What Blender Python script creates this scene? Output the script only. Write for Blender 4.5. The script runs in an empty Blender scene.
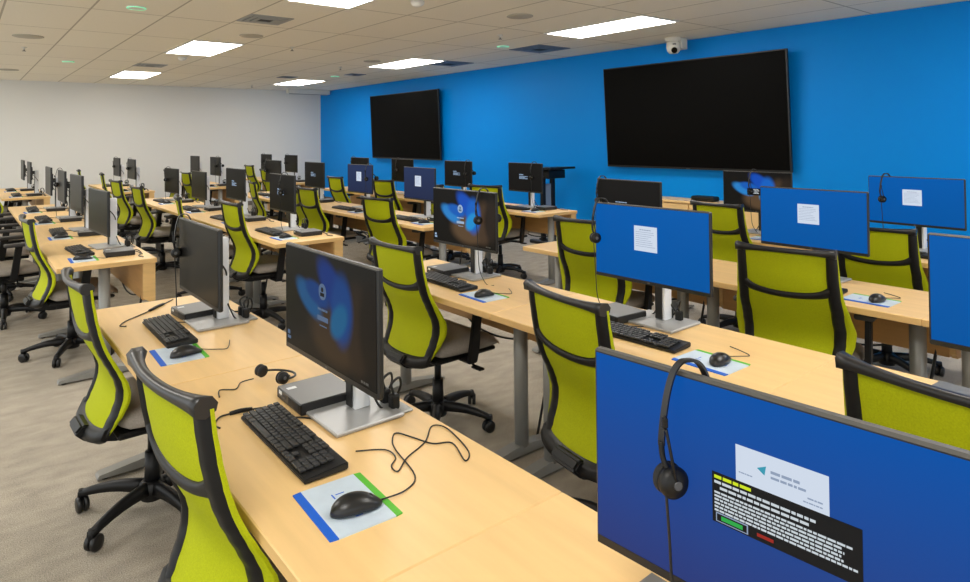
import bpy, bmesh, math, random
from math import sin, cos, pi, radians
from mathutils import Matrix, Vector

random.seed(7)
S = bpy.context.scene
C = S.collection
V3 = Vector


# ------------------------------------------------------------------ colour / materials
def lin(c):
    c = c / 255.0
    return c / 12.92 if c <= 0.04045 else ((c + 0.055) / 1.055) ** 2.4


def rgb(r, g, b):
    return (lin(r), lin(g), lin(b), 1.0)


def mat(name, col, rough=0.5, metal=0.0, spec=0.5, noise=None, bump=None, sheen=0.0, coat=0.0):
    """Principled material; noise=(scale, amount, stretch) varies the colour, bump=(scale, strength)."""
    m = bpy.data.materials.new(name)
    m.use_nodes = True
    nt = m.node_tree
    b = nt.nodes['Principled BSDF']
    b.inputs['Base Color'].default_value = col
    b.inputs['Roughness'].default_value = rough
    b.inputs['Metallic'].default_value = metal
    b.inputs['Specular IOR Level'].default_value = spec
    b.inputs['Sheen Weight'].default_value = sheen
    b.inputs['Coat Weight'].default_value = coat
    tc = nt.nodes.new('ShaderNodeTexCoord')
    if noise:
        sc, amt, st = noise
        mp = nt.nodes.new('ShaderNodeMapping')
        mp.inputs['Scale'].default_value = st
        nt.links.new(tc.outputs['Object'], mp.inputs['Vector'])
        n = nt.nodes.new('ShaderNodeTexNoise')
        n.inputs['Scale'].default_value = sc
        n.inputs['Detail'].default_value = 5
        nt.links.new(mp.outputs[0], n.inputs['Vector'])
        r = nt.nodes.new('ShaderNodeValToRGB')
        r.color_ramp.elements[0].position = 0.3
        r.color_ramp.elements[1].position = 0.7
        r.color_ramp.elements[0].color = (col[0] * (1 - amt), col[1] * (1 - amt), col[2] * (1 - amt), 1)
        r.color_ramp.elements[1].color = (min(1, col[0] * (1 + amt)), min(1, col[1] * (1 + amt)), min(1, col[2] * (1 + amt)), 1)
        nt.links.new(n.outputs['Fac'], r.inputs[0])
        nt.links.new(r.outputs[0], b.inputs['Base Color'])
    if bump:
        n2 = nt.nodes.new('ShaderNodeTexNoise')
        n2.inputs['Scale'].default_value = bump[0]
        n2.inputs['Detail'].default_value = 3
        nt.links.new(tc.outputs['Object'], n2.inputs['Vector'])
        bp = nt.nodes.new('ShaderNodeBump')
        bp.inputs['Strength'].default_value = bump[1]
        bp.inputs['Distance'].default_value = 0.002
        nt.links.new(n2.outputs['Fac'], bp.inputs['Height'])
        nt.links.new(bp.outputs[0], b.inputs['Normal'])
    return m


def emit_mat(name, col, strength=1.0, base=(0.01, 0.01, 0.01, 1), rough=0.25):
    m = bpy.data.materials.new(name)
    m.use_nodes = True
    b = m.node_tree.nodes['Principled BSDF']
    b.inputs['Base Color'].default_value = base
    b.inputs['Roughness'].default_value = rough
    b.inputs['Emission Color'].default_value = col
    b.inputs['Emission Strength'].default_value = strength
    b.inputs['Specular IOR Level'].default_value = 0.12
    b.inputs['IOR'].default_value = 1.22
    return m


M = {}
M['wood'] = mat('maple_laminate', rgb(231, 194, 135), 0.38, spec=0.35, noise=(3.0, 0.055, (9, 0.8, 1)))
M['wood_edge'] = mat('maple_edge_band', rgb(218, 178, 116), 0.45, noise=(6.0, 0.08, (1, 0.6, 8)))
M['panel'] = mat('maple_panel', rgb(196, 150, 92), 0.5, noise=(5.0, 0.08, (1, 0.7, 6)))
M['leg'] = mat('grey_powder_coat', rgb(146, 146, 142), 0.42, metal=0.35)
M['lime'] = mat('lime_mesh_fabric', rgb(170, 178, 8), 0.75, spec=0.2, noise=(220, 0.10, (1, 1, 1)), bump=(500, 0.35))
M['black'] = mat('black_plastic', rgb(15, 15, 16), 0.45, spec=0.35)
M['rail'] = mat('black_soft_plastic', rgb(30, 30, 32), 0.36)
M['darkgrey'] = mat('dark_grey_plastic', rgb(52, 52, 54), 0.4)
M['pad'] = mat('armpad_urethane', rgb(50, 48, 48), 0.6)
M['seat'] = mat('taupe_upholstery', rgb(152, 144, 135), 0.85, spec=0.2, noise=(160, 0.12, (1, 1, 1)), bump=(350, 0.3))
M['caster'] = mat('caster_black', rgb(18, 18, 19), 0.35)
M['chrome'] = mat('chrome', rgb(200, 200, 200), 0.2, metal=1.0)
M['silver'] = mat('silver_aluminium', rgb(226, 229, 235), 0.38, metal=0.1)
M['base'] = mat('brushed_base_plate', rgb(166, 167, 168), 0.4, metal=0.3)
M['bezel'] = mat('monitor_black', rgb(22, 22, 23), 0.4)
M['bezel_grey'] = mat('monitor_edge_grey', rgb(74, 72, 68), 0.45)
M['key'] = mat('keycap_black', rgb(46, 46, 47), 0.5)
M['kbody'] = mat('keyboard_black', rgb(22, 22, 23), 0.5)
M['mouse'] = mat('mouse_black', rgb(24, 24, 25), 0.33)
M['wheel'] = mat('wheel_grey', rgb(70, 70, 72), 0.5)
M['cable'] = mat('cable_black', rgb(20, 20, 20), 0.5)
M['mat_blue'] = mat('mouse_mat_blue', rgb(8, 92, 205), 0.6)
M['mat_pale'] = mat('mouse_mat_pale', rgb(194, 209, 224), 0.6, noise=(30, 0.04, (1, 1, 1)))
M['mat_green'] = mat('mouse_mat_green', rgb(84, 178, 44), 0.6)
M['pc_top'] = mat('computer_grey_metal', rgb(120, 120, 120), 0.42, metal=0.5)
M['pc'] = mat('computer_black', rgb(26, 26, 27), 0.4)
M['label'] = mat('white_sticker', rgb(225, 228, 230), 0.6)
M['foam'] = mat('ear_cushion', rgb(18, 18, 19), 0.7)
M['white_plastic'] = mat('white_plastic', rgb(214, 212, 204), 0.4)
M['tv'] = mat('tv_glass', rgb(10, 9, 8), 0.4, spec=0.12)
M['tv_frame'] = mat('tv_frame', rgb(12, 12, 12), 0.4)
M['vent'] = mat('vent_metal', rgb(150, 152, 150), 0.5)
M['vent_dark'] = mat('vent_slate', rgb(96, 106, 118), 0.5)
M['vent_hole'] = mat('vent_hole', rgb(40, 40, 42), 0.7)
M['speaker'] = mat('speaker_grille', rgb(176, 170, 154), 0.7)
M['mint'] = emit_mat('mint_rim_reflection', rgb(120, 235, 180), 0.8, rgb(150, 230, 190))  # emission imitates the bright reflection on a green-tinted rim
M['lens'] = mat('lens_black', rgb(8, 8, 8), 0.1)
M['screen_off'] = mat('screen_glass_off', rgb(24, 23, 21), 0.3, spec=0.2)
M['white_wall'] = mat('white_wall_paint', rgb(222, 221, 216), 0.65, spec=0.3)
M['other_wall'] = mat('cream_wall_paint', rgb(205, 200, 188), 0.7, spec=0.3)
M['baseboard'] = mat('baseboard_vinyl', rgb(112, 104, 92), 0.6)
M['grey_panel'] = mat('grey_panel', rgb(120, 138, 165), 0.5)
M['port'] = mat('port_grey', rgb(80, 80, 82), 0.5)

for k_ in ('screen_off', 'tv'):
    M[k_].node_tree.nodes['Principled BSDF'].inputs['IOR'].default_value = 1.25
# blue wall: slight orange-peel, satin
M['blue_wall'] = mat('blue_wall_paint', rgb(0, 136, 226), 0.45, spec=0.12, bump=(60, 0.06))


def carpet():
    m = mat('carpet', rgb(160, 150, 136), 0.95, spec=0.1)
    nt = m.node_tree
    b = nt.nodes['Principled BSDF']
    tc = nt.nodes.new('ShaderNodeTexCoord')
    mp = nt.nodes.new('ShaderNodeMapping'); mp.inputs['Scale'].default_value = (4, 8, 1)
    nt.links.new(tc.outputs['Object'], mp.inputs['Vector'])
    n1 = nt.nodes.new('ShaderNodeTexNoise'); n1.inputs['Scale'].default_value = 1.6; n1.inputs['Detail'].default_value = 8
    nt.links.new(mp.outputs[0], n1.inputs['Vector'])
    n2 = nt.nodes.new('ShaderNodeTexNoise'); n2.inputs['Scale'].default_value = 230; n2.inputs['Detail'].default_value = 2
    nt.links.new(tc.outputs['Object'], n2.inputs['Vector'])
    # carpet planks laid in a staggered bond: each one a touch lighter or darker
    br = nt.nodes.new('ShaderNodeTexBrick')
    br.inputs['Scale'].default_value = 1.0
    br.inputs['Brick Width'].default_value = 1.0; br.inputs['Row Height'].default_value = 0.25
    br.inputs['Mortar Size'].default_value = 0.0
    br.inputs['Color1'].default_value = (0.47, 0.47, 0.47, 1); br.inputs['Color2'].default_value = (0.53, 0.53, 0.53, 1)
    nt.links.new(tc.outputs['Object'], br.inputs['Vector'])
    a = nt.nodes.new('ShaderNodeMix'); a.data_type = 'RGBA'; a.inputs[0].default_value = 0.72
    nt.links.new(n1.outputs['Fac'], a.inputs[6]); nt.links.new(n2.outputs['Fac'], a.inputs[7])
    a2 = nt.nodes.new('ShaderNodeMix'); a2.data_type = 'RGBA'; a2.inputs[0].default_value = 0.22
    nt.links.new(a.outputs[2], a2.inputs[6]); nt.links.new(br.outputs['Color'], a2.inputs[7])
    r = nt.nodes.new('ShaderNodeValToRGB')
    r.color_ramp.elements[0].position = 0.36; r.color_ramp.elements[0].color = rgb(126, 120, 110)
    r.color_ramp.elements[1].position = 0.64; r.color_ramp.elements[1].color = rgb(200, 190, 174)
    nt.links.new(a2.outputs[2], r.inputs[0]); nt.links.new(r.outputs[0], b.inputs['Base Color'])
    bp = nt.nodes.new('ShaderNodeBump'); bp.inputs['Strength'].default_value = 0.5; bp.inputs['Distance'].default_value = 0.004
    nt.links.new(n2.outputs['Fac'], bp.inputs['Height']); nt.links.new(bp.outputs[0], b.inputs['Normal'])
    return m


def ceiling_mat():
    m = mat('ceiling_tile', rgb(192, 178, 150), 0.9, spec=0.1)
    nt = m.node_tree
    b = nt.nodes['Principled BSDF']
    tc = nt.nodes.new('ShaderNodeTexCoord')
    mp = nt.nodes.new('ShaderNodeMapping'); mp.inputs['Location'].default_value = (-2.15, -7.98, 0)
    nt.links.new(tc.outputs['Object'], mp.inputs['Vector'])
    br = nt.nodes.new('ShaderNodeTexBrick')
    br.offset = 0.0
    br.inputs['Scale'].default_value = 1.0
    br.inputs['Brick Width'].default_value = 0.614; br.inputs['Row Height'].default_value = 1.365
    br.inputs['Mortar Size'].default_value = 0.009; br.inputs['Mortar Smooth'].default_value = 0.1
    br.inputs['Color1'].default_value = rgb(246, 240, 224); br.inputs['Color2'].default_value = rgb(243, 236, 220)
    br.inputs['Mortar'].default_value = rgb(188, 180, 162)
    nt.links.new(mp.outputs[0], br.inputs['Vector'])
    n = nt.nodes.new('ShaderNodeTexNoise'); n.inputs['Scale'].default_value = 90
    nt.links.new(tc.outputs['Object'], n.inputs['Vector'])
    mx = nt.nodes.new('ShaderNodeMix'); mx.data_type = 'RGBA'; mx.blend_type = 'MULTIPLY'; mx.inputs[0].default_value = 0.12
    nt.links.new(br.outputs['Color'], mx.inputs[6]); nt.links.new(n.outputs['Fac'], mx.inputs[7])
    nt.links.new(mx.outputs[2], b.inputs['Base Color'])
    return m


M['carpet'] = carpet()
M['ceiling'] = ceiling_mat()
M['light'] = emit_mat('ceiling_lamp_glow', (1.0, 0.965, 0.91, 1), 16, (0.8, 0.8, 0.8, 1), 0.6)


def screen_mat(name, top, bottom, strength=1.0, rough=0.28):
    """Lit display: a plain desktop colour, a touch lighter to the top."""
    m = emit_mat(name, top, strength, (0.004, 0.004, 0.005, 1), rough)
    nt = m.node_tree
    b = nt.nodes['Principled BSDF']
    tc = nt.nodes.new('ShaderNodeTexCoord')
    sp = nt.nodes.new('ShaderNodeSeparateXYZ'); nt.links.new(tc.outputs['Generated'], sp.inputs[0])
    r = nt.nodes.new('ShaderNodeValToRGB')
    r.color_ramp.elements[0].color = bottom; r.color_ramp.elements[1].color = top
    nt.links.new(sp.outputs['Z'], r.inputs[0]); nt.links.new(r.outputs[0], b.inputs['Emission Color'])
    return m


def picture_mat(name, blobs, base, strength=1.0):
    """Lock-screen picture: soft coloured patches on a dark ground, on the screen's own (Generated) Y/Z."""
    m = emit_mat(name, base, strength, (0.008, 0.008, 0.008, 1), 0.28)
    nt = m.node_tree
    b = nt.nodes['Principled BSDF']
    tc = nt.nodes.new('ShaderNodeTexCoord')
    ns = nt.nodes.new('ShaderNodeTexNoise'); ns.inputs['Scale'].default_value = 2.2
    nt.links.new(tc.outputs['Generated'], ns.inputs['Vector'])
    prev = None
    for (y, z, ry, rz, rot, col) in blobs:
        mp = nt.nodes.new('ShaderNodeMapping'); mp.vector_type = 'TEXTURE'
        mp.inputs['Location'].default_value = (0.5, y, z)
        mp.inputs['Rotation'].default_value = (rot, 0, 0)
        mp.inputs['Scale'].default_value = (4, ry, rz)
        nt.links.new(tc.outputs['Generated'], mp.inputs['Vector'])
        g = nt.nodes.new('ShaderNodeTexGradient'); g.gradient_type = 'SPHERICAL'
        nt.links.new(mp.outputs[0], g.inputs['Vector'])
        rp = nt.nodes.new('ShaderNodeValToRGB'); rp.color_ramp.interpolation = 'EASE'
        rp.color_ramp.elements[0].position = 0.0; rp.color_ramp.elements[1].position = 0.45
        nt.links.new(g.outputs['Fac'], rp.inputs[0])
        mx = nt.nodes.new('ShaderNodeMix'); mx.data_type = 'RGBA'
        nt.links.new(rp.outputs[0], mx.inputs[0])
        if prev is None:
            mx.inputs[6].default_value = base
        else:
            nt.links.new(prev, mx.inputs[6])
        mx.inputs[7].default_value = col
        prev = mx.outputs[2]
    nt.links.new(prev, b.inputs['Emission Color'])
    return m


M['scr_blue'] = screen_mat('screen_blue', rgb(0, 90, 172), rgb(0, 84, 160))
M['scr_blue_near'] = screen_mat('screen_blue_near', rgb(0, 80, 165), rgb(42, 58, 120))
M['scr_dusk'] = screen_mat('screen_dusk', rgb(38, 52, 88), rgb(34, 44, 74))
M['scr_dark'] = screen_mat('screen_dark', rgb(26, 25, 23), rgb(22, 21, 20))
# Generated Y runs from the screen's right edge (0) to its left edge (1)
BL = [(0.40, 0.30, 0.36, 0.34, 0.2, rgb(88, 68, 48)), (0.17, 0.45, 0.16, 0.50, 0, rgb(70, 54, 40)), (0.05, 0.5, 0.14, 0.5, 0, rgb(40, 32, 26)),
      (0.42, 0.72, 0.15, 0.36, -0.5, rgb(10, 74, 178)), (0.33, 0.56, 0.14, 0.40, 0.0, rgb(16, 96, 190)), (0.36, 0.45, 0.10, 0.22, 0.3, rgb(30, 140, 205)),
      (0.70, 0.55, 0.13, 0.26, -0.7, rgb(40, 125, 195)), (0.60, 0.62, 0.12, 0.20, -1.0, rgb(20, 90, 180))]
M['scr_bloom'] = picture_mat('screen_picture', BL, rgb(15, 14, 13))
M['scr_bloom_dim'] = picture_mat('screen_picture_dim', [(y, z, a, b_, r, (c[0] * .35, c[1] * .35, c[2] * .35, 1)) for (y, z, a, b_, r, c) in BL], rgb(20, 19, 17))
M['page'] = emit_mat('screen_page_white', rgb(205, 216, 232), 1.0)
M['page_line'] = emit_mat('screen_page_text', rgb(140, 155, 180), 1.0)
M['logo_line'] = emit_mat('screen_login_text', rgb(150, 175, 205), 1.0)
M['dim_line'] = emit_mat('screen_login_text_dim', rgb(80, 100, 130), 1.0)
M['note_black'] = emit_mat('screen_notice_black', rgb(10, 11, 14), 1.0)
M['note_white'] = emit_mat('screen_notice_text', rgb(200, 208, 214), 1.0)
M['note_yellow'] = emit_mat('screen_notice_heading', rgb(205, 225, 30), 1.0)
M['note_green'] = emit_mat('screen_notice_green', rgb(40, 165, 70), 1.0)
M['note_red'] = emit_mat('screen_notice_red', rgb(150, 35, 25), 1.0)
M['note_teal'] = emit_mat('screen_logo_teal', rgb(50, 150, 175), 1.0)


# ------------------------------------------------------------------ mesh helpers
def NB():
    return bmesh.new()


def bx(bm, cx, cy, cz, sx, sy, sz, bev=0.0, mi=0, rot=None, seg=1):
    r = bmesh.ops.create_cube(bm, size=1.0)
    vs = r['verts']
    for v in vs:
        v.co = V3((v.co.x * sx, v.co.y * sy, v.co.z * sz))
    fs = list({f for v in vs for f in v.link_faces})
    if bev > 0:
        es = list({e for v in vs for e in v.link_edges})
        rr = bmesh.ops.bevel(bm, geom=es, offset=min(bev, 0.49 * min(sx, sy, sz)), segments=seg, profile=0.5, affect='EDGES')
        fs = list({f for f in rr['faces']} | {f for f in fs if f.is_valid})
        vs = list({v for f in fs for v in f.verts})
        fs = list({f for v in vs for f in v.link_faces})
    for f in fs:
        f.material_index = mi
    if rot is not None:
        for v in vs:
            v.co = rot @ v.co
    for v in vs:
        v.co += V3((cx, cy, cz))
    return vs


def cyl(bm, p0, p1, r0, r1=None, n=16, mi=0, cap=True):
    r1 = r0 if r1 is None else r1
    p0, p1 = V3(p0), V3(p1)
    d = (p1 - p0).normalized()
    a = d.orthogonal().normalized(); b = d.cross(a)
    A = [bm.verts.new(p0 + (a * cos(2 * pi * i / n) + b * sin(2 * pi * i / n)) * r0) for i in range(n)]
    B = [bm.verts.new(p1 + (a * cos(2 * pi * i / n) + b * sin(2 * pi * i / n)) * r1) for i in range(n)]
    for i in range(n):
        f = bm.faces.new((A[i], A[(i + 1) % n], B[(i + 1) % n], B[i])); f.smooth = True; f.material_index = mi
    if cap:
        f = bm.faces.new(A[::-1]); f.material_index = mi
        f = bm.faces.new(B); f.material_index = mi


def lathe(bm, prof, n=24, mi=0, M4=None):
    """prof: (r, z) pairs, revolved about Z (then placed by M4)."""
    rings = []
    for r, z in prof:
        ring = [V3((r * cos(2 * pi * i / n), r * sin(2 * pi * i / n), z)) for i in range(n)]
        if M4 is not None:
            ring = [M4 @ v for v in ring]
        rings.append([bm.verts.new(v) for v in ring])
    for k in range(len(rings) - 1):
        for i in range(n):
            f = bm.faces.new((rings[k][i], rings[k][(i + 1) % n], rings[k + 1][(i + 1) % n], rings[k + 1][i]))
            f.smooth = True; f.material_index = mi
    f = bm.faces.new(rings[0][::-1]); f.material_index = mi
    f = bm.faces.new(rings[-1]); f.material_index = mi


def smooth_path(pts, k=6):
    pts = [V3(p) for p in pts]
    out = []
    n = len(pts)
    for i in range(n - 1):
        p0 = pts[max(i - 1, 0)]; p1 = pts[i]; p2 = pts[i + 1]; p3 = pts[min(i + 2, n - 1)]
        for j in range(k):
            t = j / k
            out.append(0.5 * ((2 * p1) + (p2 - p0) * t + (2 * p0 - 5 * p1 + 4 * p2 - p3) * t * t + (3 * p1 - p0 - 3 * p2 + p3) * t ** 3))
    out.append(pts[-1])
    return out


def tube(bm, pts, r, n=6, k=6, mi=0, flat=None):
    """Round tube along a smoothed path; flat=(across, thick) makes a strap with 'across' along +Y."""
    P = smooth_path(pts, k) if k else [V3(p) for p in pts]
    rings = []
    last = None
    for i, p in enumerate(P):
        t = (P[min(i + 1, len(P) - 1)] - P[max(i - 1, 0)])
        t = t.normalized() if t.length > 1e-9 else V3((0, 0, 1))
        if last is None:
            a = t.orthogonal().normalized()
        else:
            a = last - t * last.dot(t)
            a = a.normalized() if a.length > 1e-6 else t.orthogonal().normalized()
        last = a
        b = t.cross(a)
        if flat:
            a = V3((0, 1, 0)); b = t.cross(a).normalized()
            rings.append([bm.verts.new(p + a * flat[0] * sx + b * flat[1] * sy) for sx, sy in ((-1, -1), (1, -1), (1, 1), (-1, 1))])
        else:
            rr = r(i / (len(P) - 1)) if callable(r) else r
            rings.append([bm.verts.new(p + (a * cos(2 * pi * j / n) + b * sin(2 * pi * j / n)) * rr) for j in range(n)])
    m = len(rings[0])
    for i in range(len(rings) - 1):
        for j in range(m):
            f = bm.faces.new((rings[i][j], rings[i][(j + 1) % m], rings[i + 1][(j + 1) % m], rings[i + 1][j]))
            f.smooth = not flat; f.material_index = mi
    f = bm.faces.new(rings[0][::-1]); f.material_index = mi
    f = bm.faces.new(rings[-1]); f.material_index = mi


def prism(bm, poly, axis, a0, a1, mi=0, bev=0.0):
    """Extrude a 2-D outline along an axis ('x': poly is (y,z); 'y': (x,z); 'z': (x,y))."""
    def mk(u, v, w):
        return {'x': V3((w, u, v)), 'y': V3((u, w, v)), 'z': V3((u, v, w))}[axis]
    A = [bm.verts.new(mk(u, v, a0)) for u, v in poly]
    B = [bm.verts.new(mk(u, v, a1)) for u, v in poly]
    n = len(poly)
    fs = [bm.faces.new(A[::-1]), bm.faces.new(B)]
    for i in range(n):
        fs.append(bm.faces.new((A[i], A[(i + 1) % n], B[(i + 1) % n], B[i])))
    if bev:
        es = list({e for f in fs for e in f.edges})
        bmesh.ops.bevel(bm, geom=es, offset=bev, segments=2, affect='EDGES')
    for f in bm.faces:
        if f.is_valid and mi:
            f.material_index = mi


def obj(name, bm, mats, parent=None, loc=None, rz=0.0, smooth=False):
    bmesh.ops.recalc_face_normals(bm, faces=bm.faces[:])
    me = bpy.data.meshes.new(name)
    bm.to_mesh(me); bm.free()
    if smooth:
        for p in me.polygons:
            p.use_smooth = True
    for m_ in (mats if isinstance(mats, (list, tuple)) else [mats]):
        me.materials.append(m_)
    o = bpy.data.objects.new(name, me)
    C.objects.link(o)
    if parent is not None:
        o.parent = parent
    if loc is not None:
        o.location = loc
    if rz:
        o.rotation_euler = (0, 0, rz)
    return o


def empty(name, loc=(0, 0, 0), rz=0.0):
    o = bpy.data.objects.new(name, None)
    o.empty_display_size = 0.1
    C.objects.link(o)
    o.location = loc
    o.rotation_euler = (0, 0, rz)
    return o


def tag(o, label, cat, group=None):
    o['label'] = label; o['category'] = cat
    if group:
        o['group'] = group
    return o


def struct(o):
    o['kind'] = 'structure'
    return o


def dup(o, parent=None):
    c = o.copy()
    C.objects.link(c)
    if parent is not None:
        c.parent = parent
    for ch in list(o.children):
        dup(ch, c)
    return c


def auto_smooth(o, ang=40):
    me = o.data
    for p in me.polygons:
        p.use_smooth = True
    me.set_sharp_from_angle(angle=radians(ang))
    return o


# ------------------------------------------------------------------ room
CEIL = 2.7026
XW, XL, YW, YB = 7.09, -3.2, 15.05, -4.2


def wallbox(name, m, x0, x1, y0, y1, z0, z1):
    b = NB(); bx(b, (x0 + x1) / 2, (y0 + y1) / 2, (z0 + z1) / 2, x1 - x0, y1 - y0, z1 - z0)
    return struct(obj(name, b, m))


wallbox('floor', M['carpet'], XL - .1, XW + .1, YB - .1, YW + .1, -0.1, 0)
wallbox('ceiling', M['ceiling'], XL - .1, XW + .1, YB - .1, YW + .1, CEIL, CEIL + 0.1)
wallbox('wall_right', M['blue_wall'], XW, XW + .12, YB - .1, YW + .1, 0, CEIL)
wallbox('wall_far', M['white_wall'], XL - .1, XW, YW, YW + .12, 0, CEIL)
wallbox('baseboard_right', M['baseboard'], XW - .012, XW - .0005, YB, YW - .001, 0.0005, 0.1)
wallbox('baseboard_far', M['baseboard'], XL, XW - .013, YW - .012, YW - .0005, 0.0005, 0.1)

# ------------------------------------------------------------------ ceiling things
LX = [2.15, 5.22, -0.92]
LY = [7.98, 12.075, 3.885, -0.21]
place_l = {(0, 0): 'far-left pair, nearer', (0, 1): 'far left by the white wall', (0, 2): 'at the top edge, above the left desks',
           (1, 0): 'above the smaller wall display', (1, 1): 'farthest, before the projection screen case', (1, 2): 'nearest the ceiling camera and large wall display'}
lab_l = {(0, 0): 'large bright ceiling light panel at upper left of the photo', (0, 1): 'small bright ceiling light panel farthest left near the white wall',
         (0, 2): 'bright ceiling light panel cut by the top edge of the photo', (1, 0): 'bright ceiling light panel in front of the smaller wall display',
         (1, 1): 'small bright ceiling light panel before the corner with the projection screen case', (1, 2): 'longest bright ceiling light panel, beside the ceiling camera'}
for i, lx in enumerate(LX):
    for j, ly in enumerate(LY):
        r = empty('ceiling_light', (lx + .307, ly + .6825, CEIL))
        b = NB()
        w, l, t = .307, .6825, .022
        for sx in (-1, 1):
            bx(b, sx * (w - t / 2), 0, -.006, t, 2 * l, .012)
            bx(b, 0, sx * (l - t / 2), -.006, 2 * w - 2 * t, t, .012)
        obj('frame', b, M['white_plastic'], r)
        b = NB(); bx(b, 0, 0, -.004, 2 * w - 2 * t, 2 * l - 2 * t, .006)
        obj('diffuser', b, M['light'], r)
        tag(r, lab_l.get((i, j), 'bright ceiling light panel behind the camera side of the room'), 'ceiling light', 'ceiling light panels')


def vent(x, y, s, label, dark):
    r = empty('ceiling_vent', (x, y, CEIL))
    b = NB()
    for k, q in enumerate((1.0, .76, .52)):
        h = s / 2 * q; t = s * .09
        z = -.004 - .004 * k
        for sg in (-1, 1):
            bx(b, sg * (h - t / 2), 0, z, t, 2 * h, .008)
            bx(b, 0, sg * (h - t / 2), z, 2 * h - 2 * t, t, .008)
    obj('louvre', b, M['vent_dark'] if dark else M['vent'], r)
    b = NB(); bx(b, 0, 0, -.0015, s * .96, s * .96, .003)
    obj('backing', b, M['vent_hole'], r)
    tag(r, label, 'ceiling vent', 'ceiling vents')


vent(2.36, 6.24, .42, 'square ceiling vent nearest the top edge, left of centre', False)
vent(2.34, 11.04, .42, 'square ceiling vent behind the large upper left light panel', False)
vent(6.1, 6.22, .58, 'large slate square ceiling vent left of the ceiling camera', True)
vent(6.1, 8.27, .56, 'large slate square ceiling vent beside the light before the smaller display', True)
vent(5.71, 10.66, .3, 'small dark ceiling vent near the blue wall corner', True)
vent(4.87, 11.77, .3, 'small dark ceiling vent above the farthest light panel', True)

for x, y, rr, lb in ((.61, 8.73, .15, 'round ceiling speaker farthest left in the photo'), (2.6, 7.3, .13, 'round ceiling speaker right of the large upper left light'),
                     (4.29, 4.64, .13, 'round grey ceiling speaker left of the longest light panel'), (4.93, 8.66, .13, 'round ceiling speaker above the light before the smaller display'),
                     (.64, 12.92, .14, 'round ceiling speaker low on the far left ceiling')):
    b = NB(); lathe(b, [(rr, 0), (rr, -.006), (rr * .94, -.01), (rr * .2, -.011)], 32)
    o = obj('ceiling_speaker', b, M['speaker'], loc=(x, y, CEIL)); tag(o, lb, 'ceiling speaker', 'round ceiling speakers')
for x, y, lb in ((1.23, 6.31, 'round ceiling sensor with mint green rim nearest the top left edge'), (1.26, 11.11, 'round ceiling sensor with mint green rim above the white wall'),
                 (5.52, 6.3, 'round ceiling sensor with mint green rim beside the large slate vent'), (5.53, 11.11, 'round ceiling sensor with pale green rim near the far corner')):
    r = empty('ceiling_rim_sensor', (x, y, CEIL))
    b = NB(); lathe(b, [(.078, 0), (.078, -.010), (.066, -.014), (.02, -.015)], 32)
    obj('housing', b, M['white_plastic'], r)
    b = NB()
    tube(b, [(.075 * cos(t), .075 * sin(t), -.011) for t in [2 * pi * i / 24 for i in range(25)]], .0045, 6, 0)
    obj('rim_reflection', b, M['mint'], r)  # rim glows to stand in for reflected light; it is no lamp
    tag(r, lb, 'indicator light', 'green-rimmed sensors on the ceiling')
for x, y, lb in ((.64, 9.77, 'small dark sprinkler head at the far left of the ceiling'), (3.34, 7.91, 'small dark sprinkler head in the middle of the ceiling'),
                 (4.91, 9.67, 'small dark sprinkler head behind the light before the smaller display'), (4.9, 5.64, 'small dark sprinkler head above the slate vent'),
                 (4.95, 13.88, 'small dark sprinkler head by the projection screen case')):
    r = empty('sprinkler_head', (x, y, CEIL))
    b = NB(); lathe(b, [(.035, 0), (.035, -.004), (.012, -.008), (.01, -.03)], 16)
    obj('escutcheon', b, M['white_plastic'], r)
    b = NB(); lathe(b, [(.005, -.028), (.006, -.045), (.022, -.047), (.022, -.05)], 12)
    obj('deflector', b, M['darkgrey'], r)
    tag(r, lb, 'sprinkler', 'ceiling sprinkler heads')
for x, y, lb in ((2.48, 9.73, 'small white dome sensor behind the large upper left light'), (3.1, 4.65, 'small white dome sensor at the top edge of the photo')):
    b = NB(); lathe(b, [(.06, 0), (.06, -.02), (.05, -.035), (.03, -.048), (.005, -.052)], 20)
    o = obj('ceiling_sensor', b, M['white_plastic'], loc=(x, y, CEIL)); tag(o, lb, 'sensor', 'white dome sensors')

# projection screen case under the ceiling by the white wall
r = empty('projection_screen_case', (6.5, 14.45, CEIL))
b = NB(); bx(b, 0, 0, -.055, 1.02, .14, .11, .008); obj('case', b, M['white_plastic'], r)
b = NB(); bx(b, 0, 0, -.118, .96, .03, .016, .004); obj('bottom_bar', b, M['vent'], r)
for sx in (-1, 1):
    b = NB(); bx(b, sx * .515, 0, -.055, .012, .15, .108, .004); obj('end_cap', b, M['white_plastic'], r)
tag(r, 'white projection screen case under the ceiling at the far room corner', 'projection screen')

# ceiling camera
r = empty('ceiling_camera', (6.78, 4.6, CEIL))
b = NB(); lathe(b, [(.09, -.001), (.09, -.012), (.085, -.02), (.085, -.035), (.075, -.04)], 32); bx(b, .09, -.03, -.06, .11, .10, .12, .012, 0, None, 2)
obj('mount_base', b, M['white_plastic'], r)
b = NB(); lathe(b, [(.05, -.035), (.072, -.045), (.075, -.1), (.066, -.14), (.045, -.165), (.01, -.17)], 28); obj('camera_head', b, M['white_plastic'], r)
LD = V3((-.72, -.62, -.28)).normalized()
b = NB(); cyl(b, V3((0, 0, -.118)) + LD * .055, V3((0, 0, -.118)) + LD * .088, .032, .03, 20); obj('lens', b, M['lens'], r)
b = NB(); bx(b, -.055, -.048, -.075, .03, .03, .012, .003); obj('indicator', b, M['darkgrey'], r)
r.scale = (1.12, 1.12, 1.15)
tag(r, 'white dome camera hanging from the ceiling above the large wall display', 'camera')


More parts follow.
